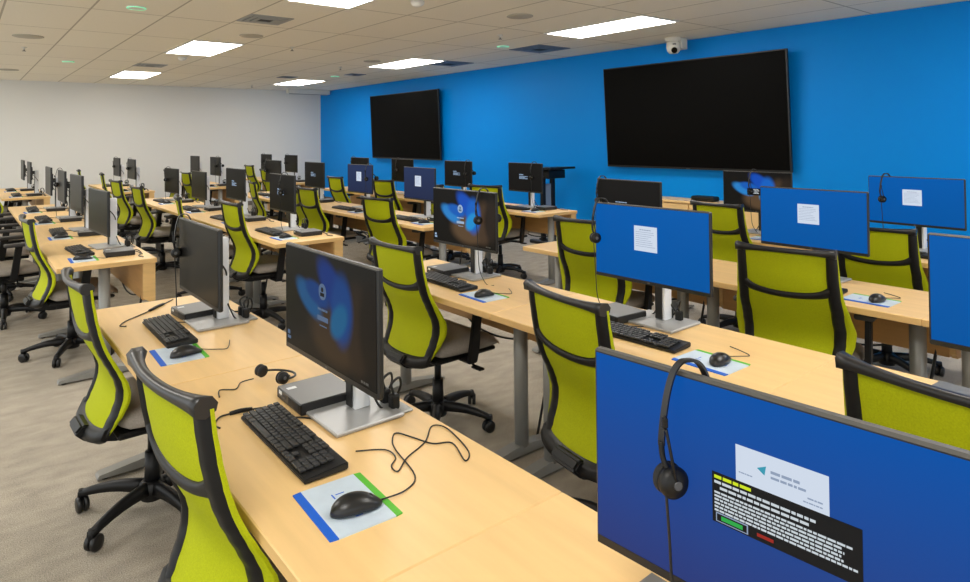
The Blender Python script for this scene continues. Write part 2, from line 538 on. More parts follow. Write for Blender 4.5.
# ------------------------------------------------------------------ wall displays
def wall_tv(name, y0, y1, z0, z1, label, out_t, out_b):
    r = empty(name, (XW, (y0 + y1) / 2, z0))
    h = z1 - z0; w = y1 - y0
    tilt = math.atan2(out_t - out_b, h)
    R = Matrix.Rotation(-tilt, 4, 'Y')
    T = Matrix.Translation((-out_b, 0, 0)) @ R
    b = NB(); bx(b, .02, 0, h / 2, .04, w, h, .004); b.transform(T); obj('frame', b, M['tv_frame'], r)
    b = NB(); bx(b, -.002, 0, h / 2 + .006, .004, w - .03, h - .04); b.transform(T); obj('screen', b, M['tv'], r)
    b = NB(); bx(b, .06, 0, h / 2, .05, w * .5, h * .5, .01); b.transform(T); obj('rear_housing', b, M['tv_frame'], r)
    b = NB()
    for sy in (-.25, .25):
        cyl(b, T @ V3((.08, sy * w, h * .3)), (-.001, sy * w, h * .3), .02, None, 8)
        cyl(b, T @ V3((.08, sy * w, h * .7)), (-.001, sy * w, h * .7), .02, None, 8)
    obj('bracket', b, M['tv_frame'], r)
    b = NB(); bx(b, -.004, 0, .009, .006, .05, .008); b.transform(T); obj('badge', b, M['port'], r)
    tag(r, label, 'wall display', 'black wall displays')


wall_tv('wall_display', 3.30, 5.82, 1.10, 2.44, 'large black wall display under the ceiling camera', .17, .10)
wall_tv('wall_display', 9.77, 12.3, 1.10, 2.43, 'smaller-looking black wall display farther along the blue wall', .15, .10)

# ------------------------------------------------------------------ credenza + bag + standing lectern
r = empty('low_cabinet', (6.905, 4.4, 0))
b = NB(); bx(b, 0, 0, .725, .35, 2.4, .03, .003); obj('top', b, M['wood'], r)
b = NB(); bx(b, .01, 0, .385, .31, 2.36, .65, .002); obj('body', b, M['wood'], r)
b = NB(); bx(b, .02, 0, .03, .27, 2.3, .058); obj('plinth', b, M['baseboard'], r)
for k in range(4):
    b = NB(); bx(b, -.154, -0.885 + k * .59, .385, .018, .57, .63, .002)
    d = obj('door', b, M['wood'], r)
    b = NB(); bx(b, -.168, -0.885 + k * .59 + (.23 if k % 2 == 0 else -.23), .55, .012, .012, .1, .003); obj('handle', b, M['leg'], d)
tag(r, 'long low maple cabinet against the blue wall under the large display', 'cabinet')
b = NB(); bx(b, 0, 0, .03, .14, .3, .058, .02, 0, None, 3)
o = obj('equipment_pouch', b, M['black'], loc=(6.88, 4.27, .7405)); tag(o, 'small black pouch lying on the low cabinet', 'pouch')

r = empty('standing_lectern', (6.55, 6.52, 0))
b = NB(); bx(b, 0, 0, 1.07, .5, .56, .03, .004, 0, Matrix.Rotation(radians(-2), 3, 'X')); obj('top', b, M['black'], r)
b = NB(); bx(b, .03, .07, .99, .34, .40, .12, .006); obj('shelf_box', b, M['black'], r)
for sx in (-.10, .09):
    b = NB(); bx(b, sx, .02, .49, .07, .05, .88, .006); obj('post', b, M['black'], r)
b = NB(); bx(b, -.005, .02, .5, .13, .014, .7, .003); obj('grey_panel', b, M['grey_panel'], r)['label'] = 'blue grey panel between the posts'
for sx in (-.10, .09):
    b = NB(); bx(b, sx, .02, .025, .08, .5, .05, .01); obj('foot', b, M['black'], r)
tag(r, 'black standing lectern beside the blue wall behind a black monitor', 'lectern')


# ------------------------------------------------------------------ prototypes: training table
TH = .74


def make_table():
    r = empty('training_table')
    b = NB(); vs = bx(b, 0, 0, TH - .0155, .566, 1.2215, .031, .003, 0)
    for f in b.faces:
        if abs(f.normal.z) < .5:
            f.material_index = 1
    obj('tabletop', b, [M['wood'], M['wood_edge']], r)
    for sy in (-1, 1):
        b = NB(); cyl(b, (-.01, sy * .512, .045), (-.01, sy * .512, TH - .034), .034, None, 20)
        bx(b, -.01, sy * .512, TH - .0345, .36, .06, .006)
        lg = obj('leg', b, M['leg'], r)
        b = NB()
        prism(b, [(-.27, .012), (-.262, .028), (-.06, .055), (.04, .055), (.252, .028), (.26, .012)], 'y', sy * .512 - .03, sy * .512 + .03)
        obj('foot', b, M['leg'], lg)
        b = NB()
        for gx in (-.235, .225):
            cyl(b, (gx, sy * .512, 0), (gx, sy * .512, .014), .016, None, 10)
        obj('glide', b, M['black'], lg)
    b = NB(); bx(b, .211, 0, .585, .018, 1.148, .245, .002); bx(b, .245, 0, .473, .05, 1.148, .016, .002)
    obj('modesty_panel', b, M['panel'], r)
    for sy in (-1, 1):
        b = NB()
        prism(b, [(.202, .708), (.275, .708), (.275, .455), (.235, .455), (.202, .48)], 'y', sy * .575, sy * .60)
        obj('end_panel', b, M['wood_edge'], r)
    b = NB(); bx(b, .245, .38, .55, .04, .3, .06, .006); obj('power_strip', b, M['black'], r)
    b = NB()
    tube(b, [(.225, .3, .52), (.215, .1, .43), (.225, -.15, .42), (.22, -.42, .5), (.225, -.5, .64)], .006, 6)
    tube(b, [(.225, -.5, .66), (.21, -.52, .5), (.17, -.48, .2), (.15, -.45, .01)], .007, 6)
    obj('cable', b, M['cable'], r)
    return r


# ------------------------------------------------------------------ prototype: task chair (faces +X)
def zs(z):
    return .392 + (z - .40) * .925


PROF = [(zs(z), x) for z, x in [(1.025, -.288), (.97, -.283), (.90, -.273), (.84, -.262), (.79, -.249), (.75, -.235), (.71, -.216), (.67, -.196), (.63, -.179), (.59, -.171), (.55, -.174), (.51, -.187), (.46, -.210), (.42, -.232), (.40, -.243)]]
WID = [(zs(z), w) for z, w in [(1.025, .214), (.90, .220), (.80, .228), (.70, .247), (.62, .262), (.56, .255), (.50, .236), (.45, .214), (.40, .195)]]


def interp(tab, z):
    for (z0, v0), (z1, v1) in zip(tab, tab[1:]):
        if z1 <= z <= z0:
            t = (z - z0) / (z1 - z0)
            t = t * t * (3 - 2 * t) * .4 + t * .6
            return v0 + (v1 - v0) * t
    return tab[0][1] if z > tab[0][0] else tab[-1][1]


def back_pt(u, z, off=0.0):
    """Point on the chair back, u in -1..1 across; off moves it to the rear."""
    dep = .031
    x = interp(PROF, z) + dep * (abs(u) ** 2.2) - off
    return V3((x, u * interp(WID, z), z))


def strip(bm, path, wu, thick, off, n=40):
    path = [(u, zs(z)) for u, z in path]
    P = smooth_path([(u, z, 0) for u, z in path], 8)
    rows = []
    for i, p in enumerate(P):
        t = P[min(i + 1, len(P) - 1)] - P[max(i - 1, 0)]
        W = interp(WID, p.y)
        tv = V3((t.x * W, t.y, 0)).normalized()
        nv = V3((-tv.y, tv.x, 0))
        w = wu(i / (len(P) - 1)) if callable(wu) else wu
        row = []
        for s_, o_ in ((-1, off), (-.55, off + thick), (.55, off + thick), (1, off)):
            u = p.x + nv.x * w * s_ / W; z = p.y + nv.y * w * s_
            row.append(bm.verts.new(back_pt(max(-1.03, min(1.03, u)), z, o_)))
        for s_ in (1, -1):
            u = p.x + nv.x * w * s_ / W; z = p.y + nv.y * w * s_
            row.append(bm.verts.new(back_pt(max(-1.03, min(1.03, u)), z, off - .004)))
        rows.append(row)
    for i in range(len(rows) - 1):
        for j in range(6):
            f = bm.faces.new((rows[i][j], rows[i][(j + 1) % 6], rows[i + 1][(j + 1) % 6], rows[i + 1][j])); f.smooth = True
    bm.faces.new(rows[0][::-1]); bm.faces.new(rows[-1])


def make_chair():
    r = empty('office_chair')
    # mesh back
    b = NB()
    NU, NZ = 20, 30
    F = []; K = []
    for i in range(NZ + 1):
        z = zs(1.012 - (1.012 - .415) * i / NZ)
        F.append([b.verts.new(back_pt(-1 + 2 * j / NU, z, -.004)) for j in range(NU + 1)])
        K.append([b.verts.new(back_pt(-1 + 2 * j / NU, z, .004)) for j in range(NU + 1)])
    for i in range(NZ):
        for j in range(NU):
            for G in (F, K):
                f = b.faces.new((G[i][j], G[i][j + 1], G[i + 1][j + 1], G[i + 1][j])); f.smooth = True
    for i in range(NZ):
        for j in (0, NU):
            b.faces.new((F[i][j], F[i + 1][j], K[i + 1][j], K[i][j]))
    for j in range(NU):
        for i in (0, NZ):
            b.faces.new((F[i][j], F[i][j + 1], K[i][j + 1], K[i][j]))
    obj('back_mesh', b, M['lime'], r)
    # frame: two side bands, the waist bar, bottom cup
    b = NB()
    for s in (-1, 1):
        strip(b, [(s * .90, 1.015), (s * .88, .92), (s * .86, .82), (s * .83, .74), (s * .78, .66), (s * .765, .60), (s * .79, .53), (s * .86, .46), (s * .92, .41)],
              lambda t: .0215 + .003 * sin(pi * t), .012, .004)
    strip(b, [(-.87, .835), (-.6, .808), (-.2, .795), (.2, .795), (.6, .808), (.87, .835)], lambda t: .015 + .014 * abs(2 * t - 1) ** 4, .011, .0045)
    obj('back_frame', b, M['black'], r)
    b = NB()
    pts = [back_pt(-1 + 2 * i / 16, zs(1.018), .006) for i in range(17)]
    rings = []
    for i, p in enumerate(pts):
        u = -1 + 2 * i / 16
        h = .010 + .009 * abs(u) ** 3
        ring = []
        for (dx, dz) in ((.008, -.6), (.010, .2), (.004, 1.0), (-.009, 1.0), (-.015, .4), (-.013, -.9), (-.003, -1.2)):
            ring.append(b.verts.new(p + V3((dx * (1 + .9 * abs(u) ** 5), 0, dz * h))))
        rings.append(ring)
    for i in range(16):
        for j in range(7):
            f = b.faces.new((rings[i][j], rings[i][(j + 1) % 7], rings[i + 1][(j + 1) % 7], rings[i + 1][j])); f.smooth = True
    b.faces.new(rings[0][::-1]); b.faces.new(rings[-1])
    obj('top_rail', b, M['rail'], r)
    b = NB()
    strip(b, [(-1.0, .43), (-.75, .408), (-.3, .40), (.3, .40), (.75, .408), (1.0, .43)], .030, .024, .0)
    obj('lower_rail', b, M['black'], r)
    # spine from lower rail to mechanism
    b = NB()
    prism(b, [(-.29, .395), (-.262, .425), (-.22, .41), (-.12, .365), (-.02, .36), (-.02, .325), (-.14, .325), (-.25, .355)], 'y', -.07, .07, bev=.008)
    obj('back_bracket', b, M['black'], r)
    # seat
    b = NB()
    NX, NY = 14, 14
    def seat_pt(a, c, top):
        # superellipse outline
        k = (abs(a) ** 4 + abs(c) ** 4) ** .25 if (a or c) else 0
        x = .05 + .212 * a; y = .245 * c * (1 - .06 * (a < 0) * a * a)
        edge = max(abs(a), abs(c))
        if top:
            z = .475 + .012 * (abs(c) ** 3) - .045 * max(0, a) ** 4 - .034 * edge ** 10
        else:
            z = .400 + .012 * max(0, 1 - edge) + .022 * edge ** 8
        sx = 1 - .10 * (abs(c) ** 6); sy = 1 - .10 * (abs(a) ** 6)
        return V3((.05 + (x - .05) * sx, y * sy, z))
    G1 = [[b.verts.new(seat_pt(-1 + 2 * i / NX, -1 + 2 * j / NY, True)) for j in range(NY + 1)] for i in range(NX + 1)]
    G2 = [[b.verts.new(seat_pt(-1 + 2 * i / NX, -1 + 2 * j / NY, False)) for j in range(NY + 1)] for i in range(NX + 1)]
    for G in (G1, G2):
        for i in range(NX):
            for j in range(NY):
                f = b.faces.new((G[i][j], G[i + 1][j], G[i + 1][j + 1], G[i][j + 1])); f.smooth = True
    for i in range(NX):
        for j in (0, NY):
            f = b.faces.new((G1[i][j], G1[i + 1][j], G2[i + 1][j], G2[i][j])); f.smooth = True
    for j in range(NY):
        for i in (0, NX):
            f = b.faces.new((G1[i][j], G1[i][j + 1], G2[i][j + 1], G2[i][j])); f.smooth = True
    obj('seat', b, M['seat'], r)
    b = NB(); bx(b, .03, 0, .391, .40, .42, .022, .008); obj('seat_pan', b, M['black'], r)
    b = NB(); bx(b, .01, 0, .355, .24, .16, .06, .015, 0, None, 2); obj('mechanism', b, M['black'], r)
    b = NB()
    tube(b, [(.05, -.06, .36), (.05, -.2, .355), (.045, -.26, .345)], .006, 6)
    bx(b, .045, -.275, .342, .035, .07, .012, .004)
    obj('lever', b, M['black'], r)
    # arms
    for s in (-1, 1):
        b = NB()
        prism(b, [(-.02, .375), (.035, .375), (.045, .43), (.075, .655), (.025, .655), (-.005, .44)], 'y', s * .262, s * .262 + s * .026, bev=.005)
        bx(b, .01, s * .215, .382, .055, .12, .016, .004)
        arm = obj('armrest', b, M['black'], r)
        b = NB(); bx(b, .07, s * .272, .664, .245, .085, .028, .012, 0, None, 3); obj('arm_pad', b, M['pad'], arm)
    # column and base
    b = NB(); cyl(b, (0, 0, .10), (0, 0, .24), .031, .028, 18); cyl(b, (0, 0, .24), (0, 0, .34), .018, None, 14)
    obj('gas_lift', b, M['black'], r)
    b = NB(); lathe(b, [(.03, .045), (.045, .05), (.052, .085), (.05, .115), (.035, .125)], 20); obj('hub', b, M['black'], r)
    for k in range(5):
        a = radians(72 * k + 20)
        b = NB()
        rows = []
        for i in range(7):
            t = i / 6
            d = .03 + t * .27
            zc = .098 - .03 * t ** 2 + .008 * sin(pi * t)
            w = .027 - .012 * t; h = .026 - .013 * t
            rows.append([b.verts.new(V3((d, w * p, zc + h * q))) for p, q in ((-1, -.8), (-.8, .6), (-.3, 1), (.3, 1), (.8, .6), (1, -.8))])
        for i in range(6):
            for j in range(6):
                f = b.faces.new((rows[i][j], rows[i][(j + 1) % 6], rows[i + 1][(j + 1) % 6], rows[i + 1][j])); f.smooth = True
        b.faces.new(rows[0][::-1]); b.faces.new(rows[-1])
        cyl(b, (.292, 0, .04), (.292, 0, .085), .011, None, 10)
        b.transform(Matrix.Rotation(a, 4, 'Z'))
        lg = obj('leg', b, M['black'], r)
        b = NB()
        sw = radians(35 + 50 * k)
        for s in (-1, 1):
            lathe(b, [(.012, -.009), (.027, -.009), (.0305, -.005), (.0305, .005), (.027, .009), (.012, .010)], 18, 0,
                  Matrix.Translation((.292, 0, 0)) @ Matrix.Rotation(sw, 4, 'Z') @ Matrix.Translation((.012, s * .0125, .0305)) @ Matrix.Rotation(pi / 2, 4, 'X'))
        b.transform(Matrix.Rotation(a, 4, 'Z'))
        obj('caster', b, M['caster'], lg)
    return r


# ------------------------------------------------------------------ prototype: monitor (screen faces -X, origin on desk under the post)
def quad(b, y0, y1, z0, z1, x, mi=0):
    """Thin patch on the screen plane; y0..y1, z0..z1 in metres."""
    bx(b, x, (y0 + y1) / 2, (z0 + z1) / 2, .0006, abs(y1 - y0), abs(z1 - z0), 0, mi)


def text_rows(b, y_left, y_right, z_top, rows, h, gap, x, mi=0, rag=.35, words=True, seed=1):
    """Rows of word-length dashes, from the screen's left (+y) to its right (-y)."""
    rnd = random.Random(seed)
    for i in range(rows):
        z = z_top - i * (h + gap)
        end = y_right + (y_left - y_right) * (rnd.random() * rag)
        y = y_left
        while y > end:
            w = rnd.uniform(1.2, 4.2) * h
            y2 = max(y - w, end)
            if y - y2 > h * .4:
                quad(b, y2, y, z - h, z, x, mi)
            y = y2 - h * .55


MW, MH, MZ = .56, .322, .165     # width, height, bottom edge above the desk
SX = -.071                       # screen plane


def make_monitor(kind):
    r = empty('computer_monitor')
    b = NB(); bx(b, 0, 0, .0065, .21, .255, .011, .003); obj('base_plate', b, M['base'], r)
    b = NB(); bx(b, .030, 0, .183, .05, .05, .346, .004); obj('post', b, M['silver'], r)
    b = NB(); bx(b, .0025, .004, .175, .006, .034, .32, .002); obj('post_slot', b, M['bezel'], r)
    b = NB()
    bx(b, -.060, 0, MZ + MH / 2, .018, MW, MH, .004)
    bx(b, -.043, 0, MZ + MH * .47, .022, MW * .62, MH * .62, .009)
    bx(b, -.030, 0, MZ + MH * .52, .016, .11, .11, .004)
    bx(b, -.008, 0, MZ + MH * .50, .034, .044, .05, .004)
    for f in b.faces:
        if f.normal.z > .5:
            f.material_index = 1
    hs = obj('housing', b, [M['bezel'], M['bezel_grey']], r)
    b = NB(); bx(b, -.0692, 0, MZ + .0085, .0012, MW - .008, .013); bx(b, -.0702, 0, MZ + .0085, .001, .011, .006, 0, 1)
    obj('chin', b, [M['bezel'], M['port']], hs)
    sm = {'blue': 'scr_blue', 'near': 'scr_blue_near', 'dusk': 'scr_dusk', 'bloom': 'scr_bloom', 'bloom_dim': 'scr_bloom_dim', 'dialog': 'scr_bloom',
          'logo': 'scr_dark', 'text': 'scr_dark', 'off': None}[kind]
    b = NB(); bx(b, -.0696, 0, MZ + .016 + (MH - .022) / 2, .0016, MW - .012, MH - .022)
    sc = obj('screen', b, M[sm] if sm else M['screen_off'], r)
    zc = MZ + .016; zh = MH - .022; hw = (MW - .012) / 2
    x = -.0707
    Y = lambda t: hw - 2 * hw * t       # t: 0 left .. 1 right of the picture
    if kind == 'near':
        Y = lambda t: hw - 2 * hw * (t + .028)
    Z = lambda t: zc + zh * t           # t: 0 bottom .. 1 top
    if kind in ('blue', 'dusk'):
        b = NB(); quad(b, Y(.375), Y(.58) if kind == 'blue' else Y(.575), Z(.40), Z(.745), x)
        pg = obj('page', b, M['page'], sc)
        b = NB()
        text_rows(b, Y(.425), Y(.53), Z(.70), 1, .0035, .003, x - .0006, seed=3, rag=.1)
        text_rows(b, Y(.39), Y(.565), Z(.665), 8, .0016, .0068, x - .0006, seed=4)
        obj('page_text', b, M['page_line'], pg)
    if kind == 'near':
        b = NB(); quad(b, Y(.407), Y(.627), Z(.56), Z(.765), x)
        pg = obj('page', b, M['page'], sc)
        b = NB()
        text_rows(b, Y(.495), Y(.565), Z(.700), 1, .0036, .003, x - .0006, seed=5, rag=.05)
        text_rows(b, Y(.495), Y(.585), Z(.675), 1, .003, .003, x - .0006, seed=6, rag=.05)
        obj('page_heading', b, M['page_line'], pg); b = NB()
        text_rows(b, Y(.415), Y(.45), Z(.645), 1, .0014, .003, x - .0006, seed=7, rag=.1)
        text_rows(b, Y(.58), Y(.615), Z(.645), 1, .0018, .003, x - .0006, seed=8, rag=.1)
        text_rows(b, Y(.57), Y(.615), Z(.625), 1, .0014, .003, x - .0006, seed=9, rag=.1)
        obj('page_text', b, M['page_line'], pg)
        b = NB()
        prism(b, [(Y(.462), Z(.692)), (Y(.484), Z(.712)), (Y(.480), Z(.67))], 'x', x - .0012, x - .0004)
        obj('page_emblem', b, M['note_teal'], pg)
        b = NB(); quad(b, Y(.343), Y(.695), Z(.365), Z(.600), x - .0008)
        nt_ = obj('notice', b, M['note_black'], sc)
        b = NB()
        text_rows(b, Y(.350), Y(.45), Z(.588), 1, .0042, .003, x - .0018, 0, .02, seed=10)
        text_rows(b, Y(.350), Y(.60), Z(.562), 1, .0034, .003, x - .0018, 1, .02, seed=11)
        text_rows(b, Y(.365), Y(.59), Z(.538), 1, .0034, .003, x - .0018, 1, .02, seed=12)
        text_rows(b, Y(.350), Y(.685), Z(.512), 6, .0026, .0024, x - .0018, 1, .12, seed=13)
        quad(b, Y(.437), Y(.353), Z(.372), Z(.414), x - .0014, 4)
        quad(b, Y(.434), Y(.356), Z(.377), Z(.409), x - .0018, 5)
        quad(b, Y(.424), Y(.368), Z(.384), Z(.403), x - .0022, 2)
        quad(b, Y(.50), Y(.460), Z(.386), Z(.400), x - .0018, 3)
        obj('notice_text', b, [M['note_yellow'], M['note_white'], M['note_green'], M['note_red'], M['page_line'], M['note_black']], nt_)
    if kind in ('bloom', 'bloom_dim'):
        ml = M['logo_line'] if kind == 'bloom' else M['dim_line']
        b = NB()
        zc2 = Z(.66); yc = Y(.465)
        lathe(b, [(.023, 0), (.023, .0006)], 28, 0, Matrix.Translation((x, yc, zc2)) @ Matrix.Rotation(-pi / 2, 4, 'Y'))
        lathe(b, [(.007, .0006), (.007, .0012)], 16, 1, Matrix.Translation((x, yc, zc2 + .006)) @ Matrix.Rotation(-pi / 2, 4, 'Y'))
        bx(b, x - .001, yc, zc2 - .008, .0006, .024, .010, 0, 1)
        obj('account_picture', b, [ml, M['dim_line'] if kind == 'bloom' else M['scr_dark']], sc)
        b = NB(); text_rows(b, Y(.41), Y(.52), Z(.50), 1, .006, .003, x, rag=.02, seed=20); quad(b, Y(.525), Y(.405), Z(.385), Z(.43), x)
        text_rows(b, Y(.43), Y(.51), Z(.345), 1, .003, .003, x, rag=.02, seed=21)
        obj('sign_in_box', b, ml, sc)
        b = NB(); quad(b, Y(.055), Y(.025), Z(.10), Z(.14), x); quad(b, Y(.065), Y(.025), Z(.055), Z(.085), x)
        obj('corner_icon', b, M['dim_line'] if kind == 'bloom_dim' else M['logo_line'], sc)
        b = NB(); text_rows(b, Y(.86), Y(.93), Z(.045), 1, .006, .003, x, rag=.02, seed=22); obj('corner_mark', b, M['port'], sc)
    if kind == 'dialog':
        b = NB(); quad(b, Y(.37), Y(.575), Z(.40), Z(.58), x); pg = obj('notice', b, M['note_black'], sc)
        b = NB(); text_rows(b, Y(.39), Y(.56), Z(.56), 4, .005, .005, x - .0008, rag=.2, seed=24); obj('notice_text', b, M['note_white'], pg)
        b = NB(); quad(b, Y(.10), Y(.035), Z(.05), Z(.115), x); obj('corner_icon', b, M['dim_line'], sc)
    if kind == 'logo':
        b = NB()
        text_rows(b, Y(.34), Y(.46), Z(.60), 1, .010, .004, x, rag=.02, seed=31); text_rows(b, Y(.34), Y(.60), Z(.53), 3, .007, .0045, x, rag=.4, seed=32)
        obj('screen_text', b, M['logo_line'], sc)
    if kind == 'text':
        b = NB(); text_rows(b, Y(.31), Y(.56), Z(.52), 5, .0065, .0075, x, rag=.45, seed=30); obj('screen_text', b, M['logo_line'], sc)
    b = NB()
    tube(b, [(-.035, .05, .30), (-.005, .06, .22), (.035, .03, .20), (.045, .01, .13), (.05, .06, .02), (.085, .12, .008)], .0035, 6)
    tube(b, [(-.035, -.04, .31), (.02, -.055, .24), (.045, -.02, .19), (.04, .0, .12), (.06, -.05, .03), (.075, -.06, .008)], .0035, 6)
    obj('cable', b, M['cable'], r)
    return r


# ------------------------------------------------------------------ small desk things
def make_keyboard(separate):
    """Long side along Y, typist sits at -X; the number pad lies at -Y."""
    r = empty('keyboard')
    b = NB(); prism(b, [(-.055, .002), (-.055, .012), (.055, .020), (.055, .003)], 'y', -.218, .218, bev=.0025)
    obj('body', b, M['kbody'], r)
    b = NB(); keys = []
    pitch = .0187
    y0 = .211
    def key(row, start, w=1.0, h=1.0):
        yc = y0 - (start + w / 2) * pitch
        xc = -.045 + row * .0172 + (h - 1) * .0086
        keys.append((xc, yc, pitch * w - .0028, .0172 * h - .0028))
    lay = [[1.25, 1.25, 1.25, 6.25, 1.25, 1.25, 1.25, 1.25], [2.25] + [1] * 10 + [2.75], [1.75] + [1] * 11 + [2.25], [1.5] + [1] * 12 + [1.5], [1] * 13 + [2], None]
    for ri, row in enumerate(lay):
        if row is None:
            st = [0] + [1.4 + i for i in range(4)] + [5.75 + i for i in range(4)] + [10.1 + i for i in range(4)]
            for s in st:
                key(5, s)
            continue
        p = 0
        for w in row:
            key(ri, p, w); p += w
    for ri, cols in ((0, (15.25, 16.25, 17.25)), (1, (16.25,)), (3, (15.25, 16.25, 17.25)), (4, (15.25, 16.25, 17.25)), (5, (15.25, 16.25, 17.25))):
        for c in cols:
            key(ri, c)
    for ri in (1, 2, 3, 4):
        for c in (18.5, 19.5, 20.5):
            key(ri, c)
    key(0, 18.5, 2.0); key(0, 20.5)
    for (xc, yc, wy, wx) in keys:
        zt = .016 + (xc + .055) / .11 * .008
        bb = b
        if separate:
            bb = NB()
        bx(bb, xc, yc, zt + .0022, wx, wy, .0055, .0012)
        if separate:
            obj('key', bb, M['key'], r)
    if separate:
        b.free()
    else:
        obj('keys', b, M['key'], r)
    b = NB(); tube(b, [(.055, .12, .01), (.075, .125, .004), (.10, .10, .003), (.13, .06, .003), (.17, .03, .003)], .0022, 6); obj('cable', b, M['cable'], r)
    return r


def make_mouse(path=None):
    """Nose towards +X."""
    r = empty('mouse')
    b = NB()
    NX, NA = 18, 16
    rows = []
    for i in range(NX + 1):
        t = i / NX
        x = -.056 + .112 * t
        e = (1 - abs(2 * t - 1) ** 2.6) ** .5 if 0 < t < 1 else .05
        w = .031 * max(e, .12) * (1 - .10 * t)
        h = (.036 * (1 - (abs(t - .38) / .75) ** 2)) * (.35 + .65 * max(e, .05))
        row = []
        for j in range(NA):
            a = 2 * pi * j / NA
            y = w * cos(a); zz = sin(a)
            row.append(b.verts.new(V3((x, y, max(.001, h * .30 + h * .70 * zz) if zz > 0 else max(.001, h * .30 * (1 + zz))))))
        rows.append(row)
    for i in range(NX):
        for j in range(NA):
            f = b.faces.new((rows[i][j], rows[i][(j + 1) % NA], rows[i + 1][(j + 1) % NA], rows[i + 1][j])); f.smooth = True
    b.faces.new(rows[0][::-1]); b.faces.new(rows[-1])
    obj('body', b, M['mouse'], r)
    b = NB(); cyl(b, (.028, -.003, .0195), (.028, .003, .0195), .007, None, 14); obj('scroll_wheel', b, M['wheel'], r)
    b = NB(); tube(b, path or [(.054, 0, .008), (.075, -.005, .003), (.10, -.03, .003), (.125, -.05, .003), (.15, -.02, .003), (.18, .04, .003)], .0018, 6); obj('cable', b, M['cable'], r)
    return r


def make_pad():
    """Thin mat, blue strip towards the sitter (-X), green strip at the far side."""
    b = NB()
    for x0, x1, mi in ((-.08, -.062, 0), (-.062, .064, 1), (.064, .08, 2)):
        bx(b, (x0 + x1) / 2, 0, .0015, x1 - x0, .205, .003, 0, mi)
    # round off the four corners slightly
    for v in b.verts:
        if abs(v.co.x) > .079 and abs(v.co.y) > .1:
            v.co.y *= .975
    bx(b, .005, .045, .0031, .02, .003, .0004, 0, 0); bx(b, -.012, .04, .0031, .003, .02, .0004, 0, 0); bx(b, .004, -.055, .0031, .016, .003, .0004, 0, 0)
    return obj('mouse_mat', b, [M['mat_blue'], M['mat_pale'], M['mat_green']])


def make_pc():
    r = empty('mini_computer')
    b = NB(); bx(b, 0, 0, .018, .176, .178, .032, .003)
    obj('case', b, M['pc'], r)
    b = NB(); bx(b, 0, 0, .0348, .172, .174, .0016, .0006); obj('top_cover', b, M['pc_top'], r)
    b = NB()
    for i in range(9):
        bx(b, -.0885, -.07 + i * .0085, .02, .002, .005, .018)
    obj('front_grille', b, M['darkgrey'], r)
    b = NB()
    for i in range(3):
        bx(b, -.0885, .03 + i * .016, .018, .0022, .012, .006)
    cyl(b, (-.088, .078, .018), (-.090, .078, .018), .004, None, 12)
    obj('front_ports', b, M['port'], r)
    b = NB(); bx(b, -.06, .045, .0358, .028, .016, .0005); bx(b, -.088, .06, .024, .0006 * 4, .02, .012); obj('sticker', b, M['label'], r)
    b = NB()
    tube(b, [(.088, .03, .02), (.12, .02, .016), (.13, -.03, .006), (.13, -.09, .004)], .0035, 6)
    tube(b, [(.088, -.03, .02), (.11, -.04, .014), (.12, -.09, .006), (.10, -.16, .004), (.12, -.22, .004)], .003, 6)
    obj('cable', b, M['cable'], r)
    return r


def earcup(r, c, ax, rad=.023):
    """Ear cup at c, its outward axis ax."""
    q = V3(ax).to_track_quat('Z', 'Y').to_matrix().to_4x4()
    T = Matrix.Translation(c) @ q
    b = NB(); lathe(b, [(rad * .9, -.006), (rad, 0), (rad, .008), (rad * .8, .014), (rad * .3, .016)], 22, 0, T)
    e = obj('ear_cup', b, M['black'], r)
    b = NB(); lathe(b, [(rad * .5, -.020), (rad * .85, -.020), (rad * 1.02, -.014), (rad * 1.0, -.007), (rad * .8, -.005)], 22, 0, T); obj('ear_cushion', b, M['foam'], e)
    b = NB(); lathe(b, [(.007, .0155), (.006, .018)], 12, 0, T); obj('cap_mark', b, M['port'], e)
    return e


def make_headset_hung(boom_side=1):
    """Hangs over the top edge of a monitor: origin on the monitor's top edge, front is -X."""
    r = empty('headset')
    R = .067
    b = NB()
    pts = []
    for i in range(13):
        t = pi * i / 12
        pts.append((-.034 * cos(t) * (1 + .2 * sin(t)), .026 * cos(t) - .03 * sin(t) ** 2 * 0, .004 + .014 * sin(t) ** 1.2 - .11 * (abs(cos(t)) ** 3)))
    tube(b, pts, 0, 4, 4, flat=(.0048, .0022)); obj('headband', b, M['rail'], r)
    earcup(r, (-.030, .012, -.155), (-.45, -.9, .05))
    earcup(r, (.085, -.018, -.150), (1, 0, .05))
    b = NB(); tube(b, [(-.035, .026, -.10), (-.036, .022, -.125), (-.034, .008, -.15)], .0045, 6); obj('slider', b, M['black'], r); b = NB(); tube(b, [(.035, -.026, -.10), (.06, -.022, -.12), (.092, -.018, -.15)], .0045, 6)
    obj('slider', b, M['black'], r)
    b = NB(); tube(b, [(-.036, .0, -.155), (-.044, .002, -.12), (-.044, .012, -.075)], .0025, 6)
    bx(b, -.044, .014, -.066, .010, .010, .02, .004); obj('microphone_boom', b, M['black'], r)
    b = NB(); tube(b, [(-.036, .018, -.175), (-.034, .015, -.24), (-.032, .012, -.32), (-.032, .0, -.42), (-.03, -.05, -.484), (-.02, -.10, -.486)], .0022, 6); obj('cable', b, M['cable'], r)
    return r


